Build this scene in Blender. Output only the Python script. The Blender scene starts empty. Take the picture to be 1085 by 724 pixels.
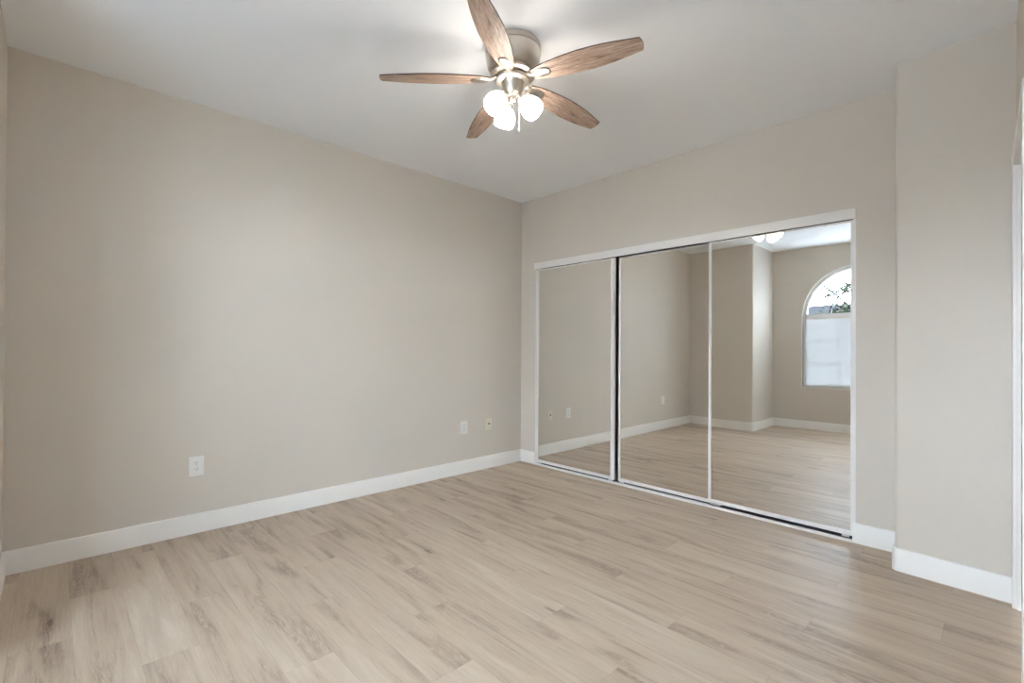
import bpy, bmesh, math, random
from mathutils import Vector, Matrix
PI = math.pi
sc = bpy.context.scene
C = bpy.context.collection

# ------------------------------------------------------------------ camera
cam = bpy.data.cameras.new('camera'); camo = bpy.data.objects.new('camera', cam); C.objects.link(camo)
cam.sensor_fit = 'HORIZONTAL'; cam.sensor_width = 36.0
cam.lens = 504.878 / 1085 * 36.0
cam.shift_y = 5.02 / 1085
cam.clip_start = 0.02
YAW, PITCH, ROLL = 0.8068, 0.0054, 0.0056
F = Vector((-math.sin(YAW) * math.cos(PITCH), math.cos(YAW) * math.cos(PITCH), math.sin(PITCH)))
R = Vector((math.cos(YAW), math.sin(YAW), 0)); U = R.cross(F)
R2 = R * math.cos(ROLL) + U * math.sin(ROLL); U2 = U * math.cos(ROLL) - R * math.sin(ROLL)
M = Matrix((R2, U2, -F)).transposed().to_4x4()
M.translation = Vector((3.5917, -3.5764, 1.1847))
camo.matrix_world = M
sc.camera = camo

# ------------------------------------------------------------------ light
SKY = 24.0
LAMP = 11.0
W = bpy.data.worlds.new('sky'); sc.world = W; W.use_nodes = True
wn = W.node_tree.nodes; wl = W.node_tree.links
bg = wn['Background']; bg.inputs['Strength'].default_value = SKY
tc = wn.new('ShaderNodeTexCoord'); sx = wn.new('ShaderNodeSeparateXYZ'); rp = wn.new('ShaderNodeValToRGB')
wl.new(tc.outputs['Generated'], sx.inputs[0]); wl.new(sx.outputs['Z'], rp.inputs[0]); wl.new(rp.outputs[0], bg.inputs['Color'])
rp.color_ramp.elements[0].position = 0.0; rp.color_ramp.elements[0].color = (0.765, 0.865, 1.0, 1)
rp.color_ramp.elements[1].position = 1.0; rp.color_ramp.elements[1].color = (0.66, 0.81, 1.0, 1)
sc.view_settings.view_transform = 'Standard'; sc.view_settings.look = 'None'
sc.view_settings.gamma = 1.0; sc.view_settings.use_curve_mapping = False
sc.view_settings.exposure = 1.14
cy = sc.cycles
cy.max_bounces = 16; cy.diffuse_bounces = 14; cy.glossy_bounces = 8; cy.transmission_bounces = 10; cy.transparent_max_bounces = 16
cy.sample_clamp_indirect = 6.0; cy.caustics_reflective = True; cy.blur_glossy = 0.0

H = 2.74
# the daylight comes in by this window (portal only guides the sky's sampling)
WX0, WX1, WZ0, WZS = 1.415, 2.815, 0.63, 1.715
WY = -4.62
WC = (WX0 + WX1) / 2; WR = (WX1 - WX0) / 2
pl = bpy.data.lights.new('window_daylight', 'AREA'); pl.shape = 'RECTANGLE'; pl.size = 1.4; pl.size_y = 1.8
plo = bpy.data.objects.new('window_daylight', pl); C.objects.link(plo)
plo.location = (WC, WY - 0.13, 1.53); plo.rotation_euler = (PI / 2, 0, PI)
pl.cycles.is_portal = True
# unseen window added right of the arched one, for more daylight
VX0, VX1, VZ0, VZ1 = 3.08, 3.52, 0.63, 2.25
pl2 = bpy.data.lights.new('added_window_portal', 'AREA'); pl2.shape = 'RECTANGLE'; pl2.size = 0.44; pl2.size_y = 1.62
plo2 = bpy.data.objects.new('added_window_portal', pl2); C.objects.link(plo2)
plo2.location = ((VX0 + VX1) / 2, WY - 0.13, (VZ0 + VZ1) / 2); plo2.rotation_euler = (PI / 2, 0, PI)
pl2.cycles.is_portal = True

# ------------------------------------------------------------------ materials
def mat(name, col, rough=0.5, metal=0.0, spec=0.5):
    m = bpy.data.materials.new(name); m.use_nodes = True
    b = m.node_tree.nodes['Principled BSDF']
    b.inputs['Base Color'].default_value = (*col, 1); b.inputs['Roughness'].default_value = rough
    b.inputs['Metallic'].default_value = metal; b.inputs['Specular IOR Level'].default_value = spec
    return m, m.node_tree.nodes, m.node_tree.links, b

def bump(nt, ln, b, scale, strength, dist, detail=3, vec=None):
    n = nt.new('ShaderNodeTexNoise'); n.inputs['Scale'].default_value = scale; n.inputs['Detail'].default_value = detail
    t = nt.new('ShaderNodeTexCoord')
    ln.new(t.outputs['Object'] if vec is None else vec, n.inputs['Vector'])
    u = nt.new('ShaderNodeBump'); u.inputs['Strength'].default_value = strength; u.inputs['Distance'].default_value = dist
    ln.new(n.outputs['Fac'], u.inputs['Height']); ln.new(u.outputs[0], b.inputs['Normal'])
    return n

def painted(name, col, rough, bs=90, st=0.25, var=0.03, spec=0.4):
    m, nt, ln, b = mat(name, col, rough, spec=spec)
    bump(nt, ln, b, bs, st, 0.002)
    t = nt.new('ShaderNodeTexCoord'); n = nt.new('ShaderNodeTexNoise'); n.inputs['Scale'].default_value = 1.7
    ln.new(t.outputs['Object'], n.inputs['Vector'])
    mx = nt.new('ShaderNodeMix'); mx.data_type = 'RGBA'
    mx.inputs['A'].default_value = (*[c * (1 - var) for c in col], 1); mx.inputs['B'].default_value = (*[min(1, c * (1 + var)) for c in col], 1)
    ln.new(n.outputs['Fac'], mx.inputs['Factor']); ln.new(mx.outputs['Result'], b.inputs['Base Color'])
    return m

WALLC = (0.585, 0.536, 0.472)
m_wall = painted('greige_wall_paint', WALLC, 0.55, 110, 0.3)
m_ceil = painted('white_ceiling_paint', (0.89, 0.91, 0.93), 0.8, 80, 0.35, 0.01)
m_trim = painted('white_trim_paint', (0.77, 0.75, 0.715), 0.35, 20, 0.05, 0.01)
m_white_metal = painted('white_enamelled_metal', (0.76, 0.74, 0.715), 0.3, 30, 0.03, 0.01)
m_plate = painted('white_plastic', (0.74, 0.73, 0.70), 0.3, 30, 0.02, 0.01)
m_ivory = painted('ivory_plastic', (0.66, 0.62, 0.50), 0.35, 30, 0.02, 0.01)
m_dark = painted('dark_slot', (0.03, 0.03, 0.035), 0.6, 30, 0.02, 0.1)
m_track_dark = painted('track_gap_shade', (0.05, 0.05, 0.075), 0.5, 30, 0.02, 0.1)  # dark colour stands in for the shade inside the closet tracks
m_vinyl = painted('white_window_vinyl', (0.80, 0.80, 0.80), 0.35, 30, 0.02, 0.01)
m_muntin = painted('grey_muntin', (0.22, 0.22, 0.23), 0.5, 30, 0.02, 0.01)
m_blackmetal = painted('dark_rubber', (0.04, 0.04, 0.045), 0.5, 60, 0.05, 0.1)
m_steel = mat('steel', (0.6, 0.6, 0.6), 0.35, 1.0)[0]

def mirror_mat():
    m, nt, ln, b = mat('mirror_glass', (0.90, 0.90, 0.875), 0.0, 1.0)
    return m
m_mirror = mirror_mat()

def nickel():
    m, nt, ln, b = mat('brushed_nickel', (0.62, 0.57, 0.51), 0.3, 1.0)
    t = nt.new('ShaderNodeTexCoord'); mp = nt.new('ShaderNodeMapping'); mp.inputs['Scale'].default_value = (3, 3, 180)
    n = nt.new('ShaderNodeTexNoise'); n.inputs['Scale'].default_value = 4
    ln.new(t.outputs['Object'], mp.inputs[0]); ln.new(mp.outputs[0], n.inputs['Vector'])
    r = nt.new('ShaderNodeMapRange'); r.inputs['To Min'].default_value = 0.24; r.inputs['To Max'].default_value = 0.4
    ln.new(n.outputs['Fac'], r.inputs['Value']); ln.new(r.outputs[0], b.inputs['Roughness'])
    return m
m_nickel = nickel()

def blade_wood():
    m, nt, ln, b = mat('weathered_oak_blade', (0.3, 0.2, 0.14), 0.45, spec=0.35)
    t = nt.new('ShaderNodeTexCoord'); mp = nt.new('ShaderNodeMapping'); mp.inputs['Scale'].default_value = (1.6, 22, 22)
    n = nt.new('ShaderNodeTexNoise'); n.inputs['Scale'].default_value = 3.0; n.inputs['Detail'].default_value = 8; n.inputs['Roughness'].default_value = 0.65; n.inputs['Distortion'].default_value = 0.6
    mp2 = nt.new('ShaderNodeMapping'); mp2.inputs['Scale'].default_value = (6, 120, 120)
    n2 = nt.new('ShaderNodeTexNoise'); n2.inputs['Scale'].default_value = 3.0; n2.inputs['Detail'].default_value = 4
    ln.new(t.outputs['Object'], mp.inputs[0]); ln.new(mp.outputs[0], n.inputs['Vector'])
    ln.new(t.outputs['Object'], mp2.inputs[0]); ln.new(mp2.outputs[0], n2.inputs['Vector'])
    mt = nt.new('ShaderNodeMath'); mt.operation = 'MULTIPLY_ADD'; mt.inputs[1].default_value = 0.45
    ln.new(n2.outputs['Fac'], mt.inputs[0])
    sb = nt.new('ShaderNodeMath'); sb.operation = 'MULTIPLY'; sb.inputs[1].default_value = 0.55
    ln.new(n.outputs['Fac'], sb.inputs[0]); ln.new(sb.outputs[0], mt.inputs[2])
    r = nt.new('ShaderNodeValToRGB'); e = r.color_ramp.elements
    e[0].position = 0.38; e[0].color = (0.13, 0.078, 0.056, 1); e[1].position = 0.62; e[1].color = (0.56, 0.43, 0.35, 1)
    k = e.new(0.48); k.color = (0.33, 0.225, 0.17, 1)
    ln.new(mt.outputs[0], r.inputs[0]); ln.new(r.outputs[0], b.inputs['Base Color'])
    return m
m_blade = blade_wood()
m_blade_edge = painted('dark_blade_edge', (0.05, 0.03, 0.022), 0.5, 30, 0.1, 0.1)

def shade_mat():
    m, nt, ln, b = mat('lit_frosted_glass', (0.95, 0.93, 0.9), 0.4)
    b.inputs['Emission Color'].default_value = (1.0, 0.93, 0.84, 1); b.inputs['Emission Strength'].default_value = LAMP
    return m
m_shade = shade_mat()

def floor_mat():
    m, nt, ln, b = mat('oak_vinyl_plank', (0.4, 0.34, 0.28), 0.4, spec=0.5)
    def math_(op, a=None, bb=None, c=None):
        n = nt.new('ShaderNodeMath'); n.operation = op
        for i, v in enumerate((a, bb, c)):
            if v is None: continue
            if isinstance(v, (int, float)): n.inputs[i].default_value = v
            else: ln.new(v, n.inputs[i])
        return n.outputs[0]
    def comb(x, y, z=0.0):
        n = nt.new('ShaderNodeCombineXYZ')
        for i, v in enumerate((x, y, z)):
            if isinstance(v, (int, float)): n.inputs[i].default_value = v
            else: ln.new(v, n.inputs[i])
        return n.outputs[0]
    def noise(v, scale, detail=4, rough=0.5, dist=0.0):
        n = nt.new('ShaderNodeTexNoise'); n.inputs['Scale'].default_value = scale; n.inputs['Detail'].default_value = detail
        n.inputs['Roughness'].default_value = rough; n.inputs['Distortion'].default_value = dist
        ln.new(v, n.inputs['Vector']); return n.outputs['Fac']
    def rng(v, a, b_, c, d):
        n = nt.new('ShaderNodeMapRange'); n.inputs[1].default_value = a; n.inputs[2].default_value = b_
        n.inputs[3].default_value = c; n.inputs[4].default_value = d; n.interpolation_type = 'SMOOTHSTEP'; ln.new(v, n.inputs[0]); return n.outputs[0]
    t = nt.new('ShaderNodeTexCoord'); s = nt.new('ShaderNodeSeparateXYZ'); ln.new(t.outputs['Object'], s.inputs[0])
    X, Y = s.outputs['X'], s.outputs['Y']
    v = math_('DIVIDE', math_('SUBTRACT', math_('MULTIPLY', Y, -1.0), 0.59 - 0.183 * 30), 0.183)
    row = math_('FLOOR', v); fv = math_('FRACT', v)
    off = math_('MULTIPLY', math_('MODULO', row, 3.0), 0.407)
    u = math_('DIVIDE', math_('ADD', math_('SUBTRACT', math_('SUBTRACT', X, 0.55), off), 12.2), 1.22)
    colm = math_('FLOOR', u); fu = math_('FRACT', u)
    wn_ = nt.new('ShaderNodeTexWhiteNoise'); wn_.noise_dimensions = '2D'; ln.new(comb(row, colm), wn_.inputs['Vector'])
    rs = nt.new('ShaderNodeSeparateColor'); ln.new(wn_.outputs['Color'], rs.inputs[0])
    r1, r2, r3 = rs.outputs[0], rs.outputs[1], rs.outputs[2]
    # plank space: metres along (a) and across (c), shifted by a random amount per plank
    a = math_('ADD', math_('MULTIPLY', fu, 1.22), math_('MULTIPLY', r1, 40.0))
    c = math_('ADD', math_('MULTIPLY', math_('SUBTRACT', fv, 0.5), 0.183), math_('MULTIPLY', r2, 40.0))
    z = math_('MULTIPLY', r3, 25.0)
    broad = noise(comb(math_('MULTIPLY', a, 1.15), math_('MULTIPLY', c, 10.5), z), 1.0, 3, 0.55, 0.8)
    streak = noise(comb(math_('MULTIPLY', a, 3.0), math_('MULTIPLY', c, 60.0), z), 1.0, 4, 0.6, 0.4)
    fine = noise(comb(math_('MULTIPLY', a, 14.0), math_('MULTIPLY', c, 420.0), z), 1.0, 3, 0.6)
    # cathedral figure: rings of a stretched distance field, only where the broad tone is dark
    warp = noise(comb(math_('MULTIPLY', a, 2.2), math_('MULTIPLY', c, 14.0), z), 1.0, 3, 0.5, 0.3)
    ring = math_('SUBTRACT', math_('POWER', math_('MAXIMUM', math_('SINE', math_('MULTIPLY', warp, 120.0)), 0.0), 2.0), 0.2)
    figmask = rng(broad, 0.53, 0.64, 0.0, 1.0)
    knn = nt.new('ShaderNodeTexVoronoi'); knn.inputs['Scale'].default_value = 1.0
    ln.new(comb(math_('MULTIPLY', a, 1.5), math_('MULTIPLY', c, 6.5), z), knn.inputs['Vector'])
    knot = rng(knn.outputs['Distance'], 0.02, 0.085, 1.0, 0.0)
    halo = rng(knn.outputs['Distance'], 0.05, 0.40, 1.0, 0.0)
    kr = nt.new('ShaderNodeSeparateColor'); ln.new(knn.outputs['Color'], kr.inputs[0])
    ksel = rng(kr.outputs[0], 0.38, 0.40, 0.0, 1.0)
    val = math_('ADD', 0.0, math_('MULTIPLY', math_('SUBTRACT', broad, 0.5), -0.86))
    val = math_('ADD', val, math_('MULTIPLY', math_('SUBTRACT', streak, 0.5), -0.32))
    val = math_('ADD', val, math_('MULTIPLY', math_('SUBTRACT', fine, 0.5), -0.36))
    val = math_('ADD', val, math_('MULTIPLY', math_('MULTIPLY', ring, figmask), 0.20))
    val = math_('ADD', val, math_('MULTIPLY', figmask, -0.06))
    val = math_('ADD', val, math_('MULTIPLY', math_('MULTIPLY', knot, ksel), -0.38))
    val = math_('ADD', val, math_('MULTIPLY', math_('MULTIPLY', halo, ksel), -0.13))
    val = math_('ADD', val, math_('MULTIPLY', math_('SUBTRACT', r3, 0.5), 0.13))
    # seams
    ed = math_('MINIMUM', math_('MULTIPLY', math_('MINIMUM', fv, math_('SUBTRACT', 1.0, fv)), 0.183), math_('MULTIPLY', math_('MINIMUM', fu, math_('SUBTRACT', 1.0, fu)), 1.22))
    seam = rng(ed, 0.0004, 0.0016, 1.0, 0.0)
    val = math_('ADD', val, math_('MULTIPLY', seam, -0.14))
    r = nt.new('ShaderNodeValToRGB'); e = r.color_ramp.elements
    e[0].position = 0.0; e[0].color = (0.15, 0.10, 0.072, 1)
    e[1].position = 1.0; e[1].color = (0.66, 0.58, 0.49, 1)
    for p_, cl in ((0.3, (0.325, 0.248, 0.185, 1)), (0.5, (0.445, 0.352, 0.268, 1)), (0.7, (0.515, 0.425, 0.332, 1))):
        k = e.new(p_); k.color = cl
    ln.new(math_('ADD', val, 0.52), r.inputs[0]); ln.new(r.outputs[0], b.inputs['Base Color'])
    ro = math_('ADD', 0.36, math_('MULTIPLY', streak, 0.14)); ln.new(ro, b.inputs['Roughness'])
    bp = nt.new('ShaderNodeBump'); bp.inputs['Strength'].default_value = 0.25; bp.inputs['Distance'].default_value = 0.0015
    hh = math_('SUBTRACT', math_('MULTIPLY', fine, 0.5), seam); ln.new(hh, bp.inputs['Height']); ln.new(bp.outputs[0], b.inputs['Normal'])
    return m
m_floor = floor_mat()

def glass_mat():
    m = bpy.data.materials.new('window_glass'); m.use_nodes = True; nt = m.node_tree.nodes; ln = m.node_tree.links
    nt.remove(nt['Principled BSDF'])
    tr = nt.new('ShaderNodeBsdfTransparent'); tr.inputs[0].default_value = (0.93, 0.95, 0.95, 1)
    gl = nt.new('ShaderNodeBsdfGlossy'); gl.inputs['Roughness'].default_value = 0.0
    mx = nt.new('ShaderNodeMixShader'); mx.inputs[0].default_value = 0.05
    ln.new(tr.outputs[0], mx.inputs[1]); ln.new(gl.outputs[0], mx.inputs[2]); ln.new(mx.outputs[0], nt['Material Output'].inputs[0])
    return m
m_glass = glass_mat()

def slat_mat():
    m = bpy.data.materials.new('translucent_white_slat'); m.use_nodes = True; nt = m.node_tree.nodes; ln = m.node_tree.links
    b = nt['Principled BSDF']; b.inputs['Base Color'].default_value = (0.66, 0.68, 0.70, 1); b.inputs['Roughness'].default_value = 0.4
    tr = nt.new('ShaderNodeBsdfTranslucent'); tr.inputs[0].default_value = (0.80, 0.82, 0.84, 1)
    mx = nt.new('ShaderNodeMixShader'); mx.inputs[0].default_value = 0.02
    ln.new(b.outputs[0], mx.inputs[1]); ln.new(tr.outputs[0], mx.inputs[2]); ln.new(mx.outputs[0], nt['Material Output'].inputs[0])
    return m
m_slat = slat_mat()
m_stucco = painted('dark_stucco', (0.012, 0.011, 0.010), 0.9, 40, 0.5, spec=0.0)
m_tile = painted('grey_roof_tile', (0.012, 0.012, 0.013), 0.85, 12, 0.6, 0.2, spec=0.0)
m_ground = painted('grey_concrete_ground', (0.28, 0.28, 0.28), 0.95, 30, 0.6, 0.2)
m_bark = painted('grey_bark', (0.010, 0.009, 0.008), 0.9, 30, 0.6, 0.2, spec=0.0)
m_leaf = painted('olive_leaf', (0.016, 0.018, 0.013), 0.6, 30, 0.1, 0.3, spec=0.0)

# ------------------------------------------------------------------ mesh helpers
def bm_box(bm, x0, x1, y0, y1, z0, z1, bev=0.0, seg=2):
    vs = [bm.verts.new((x, y, z)) for x in (x0, x1) for y in (y0, y1) for z in (z0, z1)]
    fs = [bm.faces.new([vs[i] for i in q]) for q in ((0, 1, 3, 2), (4, 6, 7, 5), (0, 4, 5, 1), (2, 3, 7, 6), (0, 2, 6, 4), (1, 5, 7, 3))]
    if bev:
        es = list({e for f in fs for e in f.edges})
        bmesh.ops.bevel(bm, geom=es, offset=bev, segments=seg, affect='EDGES', profile=0.5)
    return vs

def bm_prism(bm, pts, z0, z1):
    a = [bm.verts.new((x, y, z0)) for x, y in pts]; b = [bm.verts.new((x, y, z1)) for x, y in pts]
    n = len(pts)
    for i in range(n): bm.faces.new((a[i], a[(i + 1) % n], b[(i + 1) % n], b[i]))
    bm.faces.new(a[::-1]); bm.faces.new(b)

def bm_lathe(bm, prof, seg=40, mtx=None, cap=True):
    rings = []
    for r, z in prof:
        rings.append([bm.verts.new((mtx or Matrix()) @ Vector((r * math.cos(2 * PI * k / seg), r * math.sin(2 * PI * k / seg), z))) for k in range(seg)])
    for i in range(len(rings) - 1):
        for k in range(seg):
            bm.faces.new((rings[i][k], rings[i][(k + 1) % seg], rings[i + 1][(k + 1) % seg], rings[i + 1][k]))
    if cap:
        bm.faces.new(rings[0][::-1]); bm.faces.new(rings[-1])

def bm_tube(bm, pts, r, seg=8):
    rings = []
    rad = r if isinstance(r, (list, tuple)) else [r] * len(pts)
    pts = [Vector(p) for p in pts]
    for i, p in enumerate(pts):
        d = (pts[min(i + 1, len(pts) - 1)] - pts[max(i - 1, 0)]).normalized()
        a = d.cross(Vector((0, 0, 1)))
        if a.length < 1e-3: a = d.cross(Vector((1, 0, 0)))
        a.normalize(); b = d.cross(a)
        rings.append([bm.verts.new(p + (a * math.cos(2 * PI * k / seg) + b * math.sin(2 * PI * k / seg)) * rad[i]) for k in range(seg)])
    for i in range(len(rings) - 1):
        for k in range(seg): bm.faces.new((rings[i][k], rings[i][(k + 1) % seg], rings[i + 1][(k + 1) % seg], rings[i + 1][k]))
    bm.faces.new(rings[0][::-1]); bm.faces.new(rings[-1])

def obj(name, bm, m, parent=None, smooth=False, loc=None, rot=None):
    bmesh.ops.recalc_face_normals(bm, faces=bm.faces[:])
    me = bpy.data.meshes.new(name); bm.to_mesh(me); bm.free()
    for i in (m if isinstance(m, list) else [m]): me.materials.append(i)
    o = bpy.data.objects.new(name, me); C.objects.link(o)
    if smooth:
        for p in me.polygons: p.use_smooth = True
        try: me.set_sharp_from_angle(angle=math.radians(35))
        except Exception: pass
    if parent: o.parent = parent
    if loc is not None: o.location = loc
    if rot is not None: o.rotation_euler = rot
    return o

def tag(o, label, cat, group=None):
    o['label'] = label; o['category'] = cat
    if group: o['group'] = group
    return o
def thing(name, label, cat, loc=(0, 0, 0), rotz=0, group=None):
    o = bpy.data.objects.new(name, None); C.objects.link(o); o.location = loc; o.rotation_euler = (0, 0, rotz)
    o.empty_display_size = 0.1
    return tag(o, label, cat, group)
def struct(o, label=None):
    o['kind'] = 'structure'
    if label: o['label'] = label
    return o
def B(*boxes, bev=0.0):
    bm = bmesh.new()
    for b in boxes: bm_box(bm, *b, bev=bev)
    return bm

# ------------------------------------------------------------------ room shell
NY = -3.767           # near wall
AX = 1.0              # alcove left side
JX, JY = 3.161, -0.283
KX, KY = 3.615, -0.310
SL = 0.024            # the right wall runs very slightly off square
def rx(y): return KX + (KY - y) * SL
T = 0.12

# floor: main room, alcove, closet
bm = bmesh.new()
pts = [(-T, 0.75), (-T, NY - T), (AX - T, NY - T), (AX - T, WY - T), (rx(WY) + T, WY - T), (KX + T, 0.75)]
bm_prism(bm, pts, -0.05, 0.0)
struct(obj('floor', bm, m_floor), 'greige oak-look vinyl plank floor')
bm = bmesh.new(); bm_prism(bm, pts, H, H + 0.08)
struct(obj('ceiling', bm, m_ceil), 'flat white ceiling')

struct(obj('wall_left', B((-T, 0, NY - T, 0.0, 0, H)), m_wall), 'long greige left wall with three wall plates')
def arc(cx, cy_, r, a0, a1, n=6):
    return [(cx + r * math.cos(math.radians(a0 + (a1 - a0) * i / n)), cy_ + r * math.sin(math.radians(a0 + (a1 - a0) * i / n))) for i in range(n + 1)]
rb = 0.02
bm = bmesh.new()
bm_prism(bm, [(0, NY)] + arc(AX - rb, NY - rb, rb, 90, 0) + [(AX, WY), (AX - T, WY), (AX - T, NY - T), (0, NY - T)], 0, H)
struct(obj('wall_near', bm, m_wall, smooth=True), 'greige wall beside the window alcove, seen in the mirrors')
# window wall with arched opening
def arch_pts(x0, x1, zs, n=28, rr=0.0):
    c = (x0 + x1) / 2; r = (x1 - x0) / 2 - rr
    return [(c + r * math.cos(PI * i / n), zs + r * math.sin(PI * i / n)) for i in range(n + 1)]
def xz_strip(bm, inner, outer, y0, y1, closed=False):
    # band between two xz polylines with equal counts, extruded in y
    n = len(inner); V = []
    for (a, b) in zip(inner, outer):
        V.append([bm.verts.new((a[0], y0, a[1])), bm.verts.new((b[0], y0, b[1])), bm.verts.new((b[0], y1, b[1])), bm.verts.new((a[0], y1, a[1]))])
    m_ = n if closed else n - 1
    for i in range(m_):
        p, q = V[i], V[(i + 1) % n]
        for k in range(4): bm.faces.new((p[k], p[(k + 1) % 4], q[(k + 1) % 4], q[k]))
    if not closed: bm.faces.new(V[0]); bm.faces.new(V[-1][::-1])
bm = bmesh.new()
xr = rx(WY)
bm_box(bm, AX - T, WX0, WY - T, WY, 0, H); bm_box(bm, WX1, VX0, WY - T, WY, 0, H); bm_box(bm, VX1, xr + T, WY - T, WY, 0, H); bm_box(bm, VX0, VX1, WY - T, WY, 0, VZ0); bm_box(bm, VX0, VX1, WY - T, WY, VZ1, H); bm_box(bm, WX0, WX1, WY - T, WY, 0, WZ0)
ap = arch_pts(WX0, WX1, WZS)
xz_strip(bm, ap, [(x, H) for x, z in ap], WY - T, WY)
struct(obj('wall_window', bm, m_wall), 'greige window wall seen in the right mirror')
# right wall with door opening
DS0, DS1, DZ = KY - 0.072, KY - 0.072 - 0.81, 2.045
bm = bmesh.new()
def rseg(y0, y1, z0, z1):
    bm_prism(bm, [(rx(y0), y0), (rx(y1), y1), (rx(y1) + T, y1), (rx(y0) + T, y0)], z0, z1)
rseg(KY, DS0, 0, H); rseg(DS0, DS1, DZ, H); rseg(DS1, WY, 0, H)
struct(obj('wall_right', bm, m_wall), 'greige right wall with white door')
# jog block
bm = bmesh.new()
bm_prism(bm, [(JX, 0)] + arc(JX + rb, JY + rb, rb, 180, 270) + [(KX, KY), (KX + T, KY), (KX + T, 0)], 0, H)
struct(obj('wall_jog', bm, m_wall, smooth=True), 'greige wall segment jutting out right of the closet')
# closet wall
OX0, OX1, OZ = 0.215, 2.932, 2.055
CT = 0.11
struct(obj('wall_closet', B((0, OX0, 0, CT, 0, H), (OX1, KX + T, 0, CT, 0, H), (OX0, OX1, 0, CT, OZ, H)), m_wall), 'greige wall above and beside the mirrored closet')
struct(obj('wall_closet_interior', B((-T, 0, 0.0, 0.75, 0, H), (0, KX + T, 0.70, 0.75, 0, H), (3.2, 3.25, CT, 0.70, 0, H)), m_wall), 'unlit closet interior')

# baseboards
BH, BT = 0.122, 0.014
def baseboard(name, path, label=None):
    """path of (x,y) wall points, room on the left-hand side of travel"""
    n = len(path); P = [Vector(p) for p in path]
    bm = bmesh.new()
    prof = [(0, 0), (BT, 0), (BT, BH - 0.007), (BT * 0.75, BH - 0.002), (BT * 0.4, BH), (0, BH)]
    V = []
    for i, p in enumerate(P):
        ds = []
        if i > 0: ds.append((P[i] - P[i - 1]).normalized())
        if i < n - 1: ds.append((P[i + 1] - P[i]).normalized())
        ns = [Vector((-d.y, d.x)) for d in ds]
        mvec = sum(ns, Vector((0, 0))); mvec = mvec / mvec.length_squared * len(ns) if False else mvec.normalized() / max(0.3, mvec.normalized().dot(ns[0]))
        V.append([bm.verts.new((p.x + mvec.x * a, p.y + mvec.y * a, z)) for a, z in prof])
    for i in range(n - 1):
        for k in range(len(prof)):
            kk = (k + 1) % len(prof)
            bm.faces.new((V[i][k], V[i + 1][k], V[i + 1][kk], V[i][kk]))
    bm.faces.new(V[0]); bm.faces.new(V[-1][::-1])
    return struct(obj(name, bm, m_trim, smooth=True), label)
baseboard('baseboard_left', [(0, 0), (0, NY)], 'white baseboard along the left wall')
baseboard('baseboard_near', [(0, NY)] + arc(AX - rb, NY - rb, rb, 90, 0, 5) + [(AX, WY)], 'white baseboard of the wall seen in the mirrors')
baseboard('baseboard_window', [(AX, WY), (xr, WY)], 'white baseboard under the window')
baseboard('baseboard_right', [(rx(WY), WY), (rx(DS1 - 0.06), DS1 - 0.06)])
baseboard('baseboard_closet_left', [(OX0 + 0.004, 0), (0, 0)], 'short white baseboard in the far corner')
baseboard('baseboard_jog', [(KX, KY)] + arc(JX + rb, JY + rb, rb, 270, 180, 5) + [(JX, 0)], 'white baseboard of the jutting wall')
baseboard('baseboard_closet_right', [(JX, 0), (OX1 - 0.012, 0)], 'white baseboard right of the closet')

# door in the right wall
dr = thing('door_1', 'white panelled door in the right wall at the picture edge', 'door', (rx(DS0), DS0, 0), 0)
del dr['category']; dr['kind'] = 'structure'
ang = -math.atan(SL) 
dr.rotation_euler = (0, 0, PI / 2 * 0 + (-(-math.atan(SL))))
# local frame: -y runs along the wall, +x goes into the wall
L = 0.81
bm = B((0.012, 0.05, -L + 0.004, -0.004, 0.008, DZ - 0.006))
for z0, z1 in ((0.25, 0.95), (1.12, 1.86)):
    for y0, y1 in ((-L + 0.11, -L / 2 - 0.05), (-L / 2 + 0.05, -0.11)):
        bm_box(bm, 0.008, 0.02, y0, y1, z0, z1, bev=0.004)
obj('door_leaf', bm, m_trim, dr)
bm = B((-0.016, 0.002, 0.0, 0.057, 0, DZ + 0.057), (-0.016, 0.002, -L - 0.057, -L, 0, DZ + 0.057), (-0.016, 0.002, -L, 0, DZ, DZ + 0.057), bev=0.004)
obj('casing', bm, m_trim, dr)
bm = B((0.0, 0.105, -0.003, 0.0, 0, DZ), (0.0, 0.105, -L, -L + 0.003, 0, DZ), (0.0, 0.105, -L, 0, DZ - 0.003, DZ))
obj('jamb', bm, m_trim, dr)
bm = bmesh.new(); bm_lathe(bm, [(0.026, 0), (0.026, 0.002), (0.021, 0.002), (0.019, 0.0005)], 24, Matrix.Translation((0.012, -L + 0.07, 0.96)) @ Matrix.Rotation(-PI / 2, 4, 'Y'))
obj('flush_pull', bm, m_nickel, dr, smooth=True)

# ------------------------------------------------------------------ window
win = bpy.data.objects.new('window_1', None); C.objects.link(win); win.location = (WC, WY, WZ0); struct(win, 'arched window with closed blinds below, seen in the right mirror')
def wobj(name, bm, m, **k):
    for v in bm.verts: v.co -= Vector((WC, WY, WZ0))
    return obj(name, bm, m, win, **k)
fy0, fy1 = WY - 0.085, WY - 0.035
def outline(d):
    a = [(WC + (WR - d) * math.cos(PI * i / 28), WZS + (WR - d) * math.sin(PI * i / 28)) for i in range(29)]
    return [(WX1 - d, WZ0 + d)] + a + [(WX0 + d, WZ0 + d)]
bm = bmesh.new(); xz_strip(bm, outline(0.045), outline(0.0), fy0, fy1, closed=True)
bm_box(bm, WX0 + 0.02, WX1 - 0.02, fy0, fy1, WZS - 0.035, WZS + 0.02)
wobj('window_frame', bm, m_vinyl)
bm = bmesh.new(); xz_strip(bm, outline(0.0), outline(-0.012), WY - 0.035, WY + 0.006, closed=True)
wobj('window_reveal_bead', bm, m_trim)
bm = bmesh.new()
gy = WY - 0.062
o_ = outline(0.04); bm.faces.new([bm.verts.new((x, gy, z)) for x, z in o_])
wobj('pane', bm, m_glass)
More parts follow.
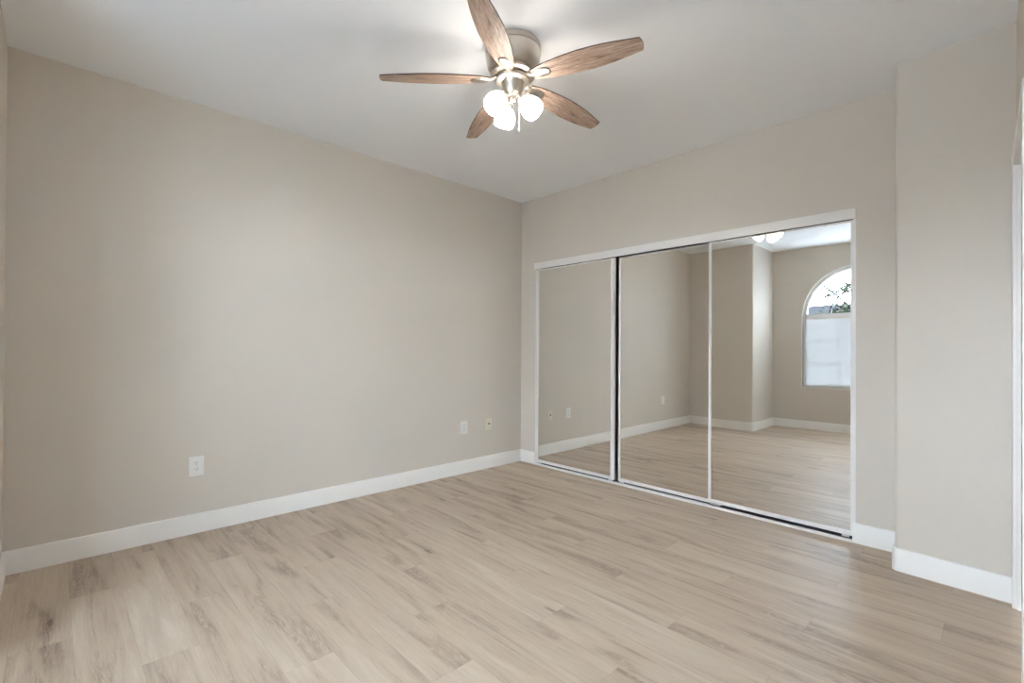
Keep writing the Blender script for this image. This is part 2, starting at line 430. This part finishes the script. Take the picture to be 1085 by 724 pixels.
bm = bmesh.new()
gr = 0.36
hub_arc = [(WC + gr * math.cos(PI * i / 20), gy + 0.006, WZS + gr * math.sin(PI * i / 20)) for i in range(21)]
ring_ = lambda q: [(WC + q * math.cos(PI * i / 20), WZS + q * math.sin(PI * i / 20)) for i in range(21)]
xz_strip(bm, ring_(gr - 0.012), ring_(gr + 0.012), gy, gy + 0.012)
for k in (45, 135):
    a = math.radians(k); e_ = Vector((-math.sin(a), math.cos(a))) * 0.012; p0 = Vector((WC + .1 * math.cos(a), WZS + .1 * math.sin(a))); p1 = Vector((WC + (WR - .03) * math.cos(a), WZS + (WR - .03) * math.sin(a)))
    xz_strip(bm, [tuple(p0 - e_), tuple(p1 - e_)], [tuple(p0 + e_), tuple(p1 + e_)], gy, gy + 0.012)
zl = WZS - 0.035 - WZ0
for f in (1 / 3, 2 / 3): bm_box(bm, WX0 + .04, WX1 - .04, gy, gy + 0.012, WZ0 + zl * f - 0.01, WZ0 + zl * f + 0.01)
for f in (1 / 3, 2 / 3): 
    x = WX0 + (WX1 - WX0) * f; bm_box(bm, x - 0.01, x + 0.01, gy, gy + 0.012, WZ0 + .03, WZS)
wobj('muntins', bm, m_muntin)

w2 = bpy.data.objects.new('added_window', None); C.objects.link(w2); w2.location = ((VX0 + VX1) / 2, WY, VZ0); struct(w2, 'unseen window added to brighten the room with more daylight')
hx, hz = (VX1 - VX0) / 2, VZ1 - VZ0
bm = B((-hx, -hx + .03, -0.085, -0.035, 0, hz), (hx - .03, hx, -0.085, -0.035, 0, hz), (-hx + .03, hx - .03, -0.085, -0.035, 0, .03), (-hx + .03, hx - .03, -0.085, -0.035, hz - .03, hz))
obj('window_frame', bm, m_vinyl, w2)
bm = bmesh.new(); bm.faces.new([bm.verts.new(p) for p in ((-hx + .02, -0.06, .02), (hx - .02, -0.06, .02), (hx - .02, -0.06, hz - .02), (-hx + .02, -0.06, hz - .02))]); obj('pane', bm, m_glass, w2)

bl = thing('window_blind', 'closed white horizontal blind on the lower window, seen in the mirror', 'window blind', (WC, WY - 0.031, WZ0))
bx = WR - 0.022
bm = B((-bx, bx, -0.003, 0.020, zl - 0.03, zl + 0.004), bev=0.003); obj('headrail', bm, m_white_metal, bl)
bm = bmesh.new(); ns = 46
for i in range(ns):
    z = 0.035 + (zl - 0.075) * i / (ns - 1); a = math.radians(82); hw = 0.0132
    c_, s_ = math.cos(a) * hw, math.sin(a) * hw
    v = [bm.verts.new((x, y, zz)) for x, y, zz in ((-bx + .005, -c_, z - s_), (bx - .005, -c_, z - s_), (bx - .005, 0.0012, z), (-bx + .005, 0.0012, z), (bx - .005, c_, z + s_), (-bx + .005, c_, z + s_))]
    bm.faces.new((v[0], v[1], v[2], v[3])); bm.faces.new((v[3], v[2], v[4], v[5]))
obj('slats', bm, m_slat, bl)
bm = B((-bx, bx, -0.003, 0.014, 0.006, 0.02), bev=0.003); obj('bottom_rail', bm, m_white_metal, bl)
bm = bmesh.new()
for x in (-0.45, 0.0, 0.45): bm_tube(bm, [(x, 0.013, 0.015), (x, 0.013, zl)], 0.001, 5)
obj('ladder_cord', bm, m_white_metal, bl)
bm = bmesh.new(); bm_tube(bm, [(-0.1, 0.02, zl - .01), (-0.1, 0.024, -0.3)], 0.0012, 5); bm_lathe(bm, [(0.001, 0.0), (0.006, -0.02), (0.005, -0.035), (0.001, -0.04)], 10, Matrix.Translation((-0.1, 0.024, -0.29)))
obj('pull_cord', bm, m_white_metal, bl)

# ------------------------------------------------------------------ closet
bm = B((OX0 - 0.018, OX1 + 0.003, -0.015, -0.001, 2.004, 2.069), bev=0.002)
hd = thing('closet_header_track', 'white metal header track across the top of the mirrored closet', 'closet track', (0, 0, 0))
obj('fascia', bm, m_white_metal, hd)
obj('channel', B((OX0 + .003, OX1 - .003, 0.001, 0.085, 2.038, 2.053), (OX0 + .003, OX1 - .003, 0.030, 0.033, 2.012, 2.039), (OX0 + .003, OX1 - .003, 0.066, 0.069, 2.012, 2.039)), m_track_dark, hd)
tk = thing('closet_floor_track', 'white metal floor track along the bottom of the mirrored closet', 'closet track', (0, 0, 0))
obj('track_plate', B((OX0 + .012, OX1 - .012, -0.012, 0.09, 0, 0.005)), m_white_metal, tk)
obj('track_lip', B((OX0 + .012, OX1 - .012, -0.020, -0.004, 0, 0.017)), m_white_metal, tk)
obj('track_rib', B((1.17, 2.008, 0.003, 0.030, 0.0045, 0.010)), m_white_metal, tk)
obj('track_shade_sheet', B((OX0 + .012, OX1 - .012, -0.008, 0.09, 0.0045, 0.0065)), m_track_dark, tk)  # dark sheet laid on the white plate, painting the shade under the doors
struct(obj('trim_1', B((OX0, OX0 + .012, -0.004, 0.09, 0, 2.02)), m_white_metal), 'white closet jamb strip at the far corner')
struct(obj('trim_2', B((OX1 - .012, OX1 + .003, -0.004, 0.09, 0, 2.02)), m_white_metal), 'white closet jamb strip at the right end')

def mirror_door(x0, x1, y, label, sl, sr, zb=0.026, hardware=True):
    t = thing('mirrored_sliding_door', label, 'mirrored closet door', ((x0 + x1) / 2, y, zb), group='mirrored sliding doors of the closet')
    w = (x1 - x0) / 2; h = 2.000 - zb; d = 0.024
    obj('stile', B((-w, -w + sl, 0, d, 0, h), bev=0.0015), m_white_metal, t)
    obj('stile', B((w - sr, w, 0, d, 0, h), bev=0.0015), m_white_metal, t)
    obj('top_rail', B((-w + sl, w - sr, 0.002, d, h - 0.010, h)), m_white_metal, t)
    obj('bottom_rail', B((-w + sl, w - sr, 0.002, d, 0, 0.026)), m_white_metal, t)
    obj('mirror', B((-w + sl - .002, w - sr + .002, 0.006, 0.011, 0.024, h - 0.008)), m_mirror, t)
    for s in (-1, 1):
        bm = B((s * (w - 0.035) - 0.02, s * (w - 0.035) + 0.02, -0.001, 0.012, -0.013, 0.0))
        bm_lathe(bm, [(0.004, 0), (0.006, 0.004), (0.002, 0.006)], 12, Matrix.Translation((s * (w - 0.035), -0.001, -0.006)) @ Matrix.Rotation(PI / 2, 4, 'X'))
        obj('roller_bracket', bm, m_steel, t)
    return t
mirror_door(OX0 + .014, 1.166, 0.002, 'left mirrored door beside the far corner, reflecting two small wall plates', 0.018, 0.038)
mirror_door(1.190, 2.10, 0.036, 'middle mirrored door set back behind the others, reflecting the room corner', 0.018, 0.022, zb=0.018)
mirror_door(2.012, OX1 - .014, 0.002, 'right mirrored door reflecting the arched window and ceiling fan', 0.020, 0.011, zb=0.034)

# ------------------------------------------------------------------ wall plates on the left wall
def duplex(y, z, label, w=0.078, h=0.122):
    t = thing('duplex_outlet', label, 'electrical outlet', (0, y, z), group='white outlets on the left wall')
    obj('cover_plate', B((0, 0.006, -w / 2, w / 2, -h / 2, h / 2), bev=0.0025), m_plate, t)
    for s in (-1, 1):
        bm = bmesh.new()
        ov = [(0.0172 * math.cos(a), max(-0.0135, min(0.0135, 0.0172 * math.sin(a)))) for a in [2 * PI * k / 28 for k in range(28)]]
        A_ = [bm.verts.new((0.005, p, q)) for p, q in ov]; B_ = [bm.verts.new((0.0078, p, q)) for p, q in ov]
        for k in range(28): bm.faces.new((A_[k], A_[(k + 1) % 28], B_[(k + 1) % 28], B_[k]))
        bm.faces.new(A_); bm.faces.new(B_)
        r = obj('receptacle', bm, m_plate, t, loc=(0, 0, s * 0.0195))
        obj('slot', B((0.0076, 0.0082, -0.0078, -0.0052, -0.001, 0.0075), (0.0076, 0.0082, 0.0052, 0.0078, 0.0, 0.0072), (0.0076, 0.0082, -0.0026, 0.0026, -0.0095, -0.005)), m_dark, r)
        r['label'] = 'socket face with three dark slots'
    bm = bmesh.new(); bm_lathe(bm, [(0.003, 0), (0.003, 0.0012), (0.001, 0.0016)], 12, Matrix.Translation((0.006, 0, 0)) @ Matrix.Rotation(PI / 2, 4, 'Y'))
    obj('screw', bm, m_steel, t)
    return t
duplex(-2.921, 0.426, 'white double outlet low on the left wall, nearest the camera', 0.082, 0.124)
duplex(-0.766, 0.433, 'white double outlet low on the left wall, left of the ivory cable plate', 0.084, 0.124)
t = thing('cable_jack_plate', 'narrow ivory cable jack plate on the left wall near the far corner', 'wall plate', (0, -0.452, 0.438))
obj('cover_plate', B((0, 0.006, -0.036, 0.036, -0.061, 0.061), bev=0.0025), m_ivory, t)
bm = bmesh.new(); bm_lathe(bm, [(0.009, 0), (0.009, 0.003), (0.0055, 0.003), (0.0055, 0.009), (0.002, 0.009)], 16, Matrix.Translation((0.005, 0, 0)) @ Matrix.Rotation(PI / 2, 4, 'Y'))
obj('cable_jack', bm, m_dark, t)
for s in (-1, 1):
    bm = bmesh.new(); bm_lathe(bm, [(0.003, 0), (0.003, 0.0012), (0.001, 0.0016)], 12, Matrix.Translation((0.006, 0, s * 0.042)) @ Matrix.Rotation(PI / 2, 4, 'Y'))
    obj('screw', bm, m_steel, t)

# ------------------------------------------------------------------ ceiling fan
FX, FY = 1.826, -1.890
fan = thing('ceiling_fan', 'brushed nickel flush ceiling fan with five brown wood blades and three lit shades', 'ceiling fan', (FX, FY, H))
Z = lambda z: z - H
bm = bmesh.new()
bm_lathe(bm, [(0.139, Z(2.7385)), (0.143, Z(2.735)), (0.143, Z(2.712)), (0.139, Z(2.709)), (0.1385, Z(2.704)), (0.142, Z(2.701)), (0.141, Z(2.685)), (0.137, Z(2.655)), (0.130, Z(2.63)), (0.118, Z(2.612)), (0.10, Z(2.602)), (0.06, Z(2.60))], 64)
obj('motor_housing', bm, m_nickel, fan, smooth=True)
bm = bmesh.new()
bm_lathe(bm, [(0.09, Z(2.604)), (0.112, Z(2.600)), (0.116, Z(2.592)), (0.112, Z(2.583)), (0.10, Z(2.578)), (0.05, Z(2.576))], 64)
obj('flywheel', bm, m_nickel, fan, smooth=True)
bm = bmesh.new()
bm_lathe(bm, [(0.05, Z(2.576)), (0.085, Z(2.572)), (0.088, Z(2.562)), (0.084, Z(2.556)), (0.058, Z(2.552)), (0.054, Z(2.545)), (0.052, Z(2.515)), (0.042, Z(2.490)), (0.026, Z(2.482)), (0.022, Z(2.478)), (0.022, Z(2.462)), (0.014, Z(2.450)), (0.006, Z(2.444)), (0.001, Z(2.443))], 48)
sw = obj('switch_housing', bm, m_nickel, fan, smooth=True)

def blade_mesh():
    bm = bmesh.new()
    r0, r1 = 0.115, 0.663; n = 26
    keys = [(0, .026), (.06, .040), (.15, .050), (.3, .061), (.48, .067), (.65, .064), (.8, .055), (.92, .044), (1, .036)]
    def hw(t):
        for (a, b), (c, d) in zip(keys, keys[1:]):
            if t <= c:
                k = (t - a) / (c - a); return b + (d - b) * k
        return keys[-1][1]
    th = 0.006
    rows = []
    for i in range(n + 1):
        t = i / n; 
        w = sum(hw(min(1, max(0, t + q))) for q in (-.03, 0, .03)) / 3
        row = []
        for j in range(9):
            s = -1 + 2 * j / 8
            x = r0 + (r1 - r0) * t
            if i == n: x += 0.008 * (1 - s * s)
            row.append((x, s * w))
        rows.append(row)
    up = [[bm.verts.new((x, y, th / 2)) for x, y in r] for r in rows]; dn = [[bm.verts.new((x, y, -th / 2)) for x, y in r] for r in rows]
    for i in range(n):
        for j in range(8):
            bm.faces.new((up[i][j], up[i + 1][j], up[i + 1][j + 1], up[i][j + 1])); bm.faces.new((dn[i][j], dn[i][j + 1], dn[i + 1][j + 1], dn[i + 1][j]))
        for j in (0, 8): bm.faces.new((up[i][j], up[i + 1][j], dn[i + 1][j], dn[i][j])).material_index = 1
    for i in (0, n):
        for j in range(8): bm.faces.new((up[i][j], up[i][j + 1], dn[i][j + 1], dn[i][j])).material_index = 1
    return bm
def bracket_mesh():
    bm = bmesh.new()
    # flat arm swelling into an oval plate, hugging the blade's underside
    sec = [(0.082, .016, .010), (0.10, .013, .004), (0.118, .013, -.0035), (0.132, .019, -.0045), (0.148, .027, -.005), (0.168, .031, -.005), (0.188, .029, -.005), (0.203, .022, -.005), (0.212, .010, -.005)]
    T_ = 0.005; rings = []
    for x, w, z in sec:
        rings.append([bm.verts.new(p) for p in ((x, -w, z), (x, -w * .8, z - T_), (x, 0, z - T_ * 1.5), (x, w * .8, z - T_), (x, w, z))])
    for a, b in zip(rings, rings[1:]):
        for k in range(5): bm.faces.new((a[k], b[k], b[(k + 1) % 5], a[(k + 1) % 5]))
    bm.faces.new(rings[0]); bm.faces.new(rings[-1][::-1])
    return bm
PB = math.radians(11)
proto = None
for k in range(5):
    a = 0.270 - k * 2 * PI / 5
    # blade droops a touch outward; right-hand edge (looking outward) is the higher one
    mtx = Matrix.Translation((0, 0, Z(2.568))) @ Matrix.Rotation(a, 4, 'Z') @ Matrix.Rotation(math.radians(2.4), 4, 'Y') @ Matrix.Rotation(-PB, 4, 'X')
    if proto is None:
        b = obj('blade', blade_mesh(), [m_blade, m_blade_edge], fan); br = obj('blade_bracket', bracket_mesh(), m_nickel, b, smooth=True); proto = (b, br)
        br['label'] = 'brushed nickel oval blade bracket'
    else:
        b = proto[0].copy(); C.objects.link(b); b.parent = fan
        br = proto[1].copy(); C.objects.link(br); br.parent = b
    b.matrix_local = mtx

# three glass shades on short arms
lat = Vector((R.x, R.y, 0)); fw = Vector((F.x, F.y, 0)).normalized()
for ang in (222, 346, 110):
    a = math.radians(ang); d = lat * math.cos(a) + fw * math.sin(a)
    tilt = math.radians(42)
    axis = (d * math.sin(tilt) + Vector((0, 0, -1)) * math.cos(tilt)).normalized()
    q = Vector((0, 0, 1)).rotation_difference(axis).to_matrix().to_4x4()
    neck = d * 0.058 - lat * 0.006 + Vector((0, 0, Z(2.462)))
    arm = bmesh.new()
    bm_tube(arm, [d * 0.012 + Vector((0, 0, Z(2.478))), d * 0.032 + Vector((0, 0, Z(2.484))), neck - axis * 0.012], 0.008, 10)
    bm_lathe(arm, [(0.014, -0.014), (0.026, -0.008), (0.028, 0.010), (0.020, 0.012)], 24, Matrix.Translation(neck) @ q)
    obj('lamp_arm', arm, m_nickel, fan, smooth=True)
    sh = bmesh.new()
    prof = [(0.023, 0.004), (0.028, 0.012), (0.038, 0.024), (0.048, 0.040), (0.054, 0.058), (0.056, 0.074), (0.054, 0.090), (0.050, 0.104)]
    inner = [(r - 0.004, z + 0.001) for r, z in prof[::-1]]
    bm_lathe(sh, prof + inner, 36, Matrix.Translation(neck) @ q, cap=False)
    # the bulb fills the bell, lit
    bm_lathe(sh, [(0.012, 0.010), (0.020, 0.03), (0.032, 0.055), (0.034, 0.07), (0.026, 0.088), (0.010, 0.098), (0.001, 0.100)], 20, Matrix.Translation(neck) @ q)
    s = obj('lamp_shade', sh, m_shade, fan, smooth=True)
    s['label'] = 'glowing frosted white glass bell shade'
bm = bmesh.new()
cx_ = lat * 0.034 - fw * 0.012
bm_tube(bm, [cx_ + Vector((0, 0, Z(2.50))), cx_ + Vector((0, 0, Z(2.315)))], 0.0013, 6)
bm_lathe(bm, [(0.001, 0.0), (0.0045, -0.008), (0.0045, -0.028), (0.001, -0.034)], 10, Matrix.Translation(cx_ + Vector((0, 0, Z(2.317)))))
obj('pull_chain', bm, m_nickel, fan, smooth=True)

# ------------------------------------------------------------------ outdoors, through the window
bm = bmesh.new(); bm_prism(bm, [(-40, -60), (40, -60), (40, WY - T - .02), (-40, WY - T - .02)], -0.2, -0.1)
g = obj('ground', bm, m_ground); struct(g, 'grey concrete ground outside the window')
hs = thing('house', 'neighbouring house with low grey hipped roof outside the window', 'house', (-3.5, -24.5, -0.3))
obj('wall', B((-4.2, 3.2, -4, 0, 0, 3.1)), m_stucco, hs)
bm = bmesh.new()
v = [bm.verts.new(p) for p in ((-4.7, -4.5, 3.07), (3.7, -4.5, 3.07), (3.7, 0.5, 3.07), (-4.7, 0.5, 3.07), (-0.3, -2, 3.95), (0.7, -2, 3.95))]
for f in ((0, 1, 5, 4), (1, 2, 5), (2, 3, 4, 5), (3, 0, 4), (0, 3, 2, 1)): bm.faces.new([v[i] for i in f])
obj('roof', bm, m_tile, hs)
rnd = random.Random(4)
tr = thing('tree', 'olive-leaved tree with fine branches outside the arched window', 'tree', (2.5, -9.5, -0.1))
bm = bmesh.new(); bm_tube(bm, [(0, 0, 0), (0.05, 0, 1.0), (-0.05, 0.05, 2.0), (0, 0, 2.9)], [0.13, 0.11, 0.09, 0.07], 10); obj('trunk', bm, m_bark, tr, smooth=True)
bm = bmesh.new(); lv = bmesh.new()
def leaf(p):
    d = Vector((rnd.uniform(-1, 1), rnd.uniform(-1, 1), rnd.uniform(-1, .4))).normalized(); s = rnd.uniform(0.07, 0.13)
    e = d.cross(Vector((rnd.uniform(-1, 1), rnd.uniform(-1, 1), 1))).normalized() * s * 0.3
    q = [lv.verts.new(p), lv.verts.new(p + d * s * .5 + e), lv.verts.new(p + d * s), lv.verts.new(p + d * s * .5 - e)]; lv.faces.new(q)
for i in range(20):
    a = rnd.uniform(0, 2 * PI) if i > 6 else rnd.uniform(PI * .8, PI * 1.2)
    p = Vector((0, 0, rnd.uniform(1.9, 2.9))); L_ = rnd.uniform(1.6, 2.7); el = rnd.uniform(-0.05, 0.75); pts_ = [p.copy()]
    for s_ in range(8):
        p = p + Vector((math.cos(a), math.sin(a) * .5, math.sin(el))) * L_ / 8; a += rnd.uniform(-.22, .22); el -= 0.09; pts_.append(p.copy())
    bm_tube(bm, pts_, [0.032 * (1 - j / 9.5) for j in range(9)], 6)
    for j in range(3, 9):
        for tw in range(4):
            q0 = pts_[j]; d = Vector((rnd.uniform(-1, 1), rnd.uniform(-1, 1), rnd.uniform(-.6, .8))) * rnd.uniform(.15, .4)
            bm_tube(bm, [q0, q0 + d * .5 + Vector((0, 0, .02)), q0 + d], [0.006, 0.004, 0.002], 4)
            for l in range(11): leaf(q0 + d * rnd.uniform(.2, 1.05) + Vector([rnd.uniform(-.06, .06) for _ in range(3)]))
obj('branches', bm, m_bark, tr); obj('foliage', lv, m_leaf, tr)
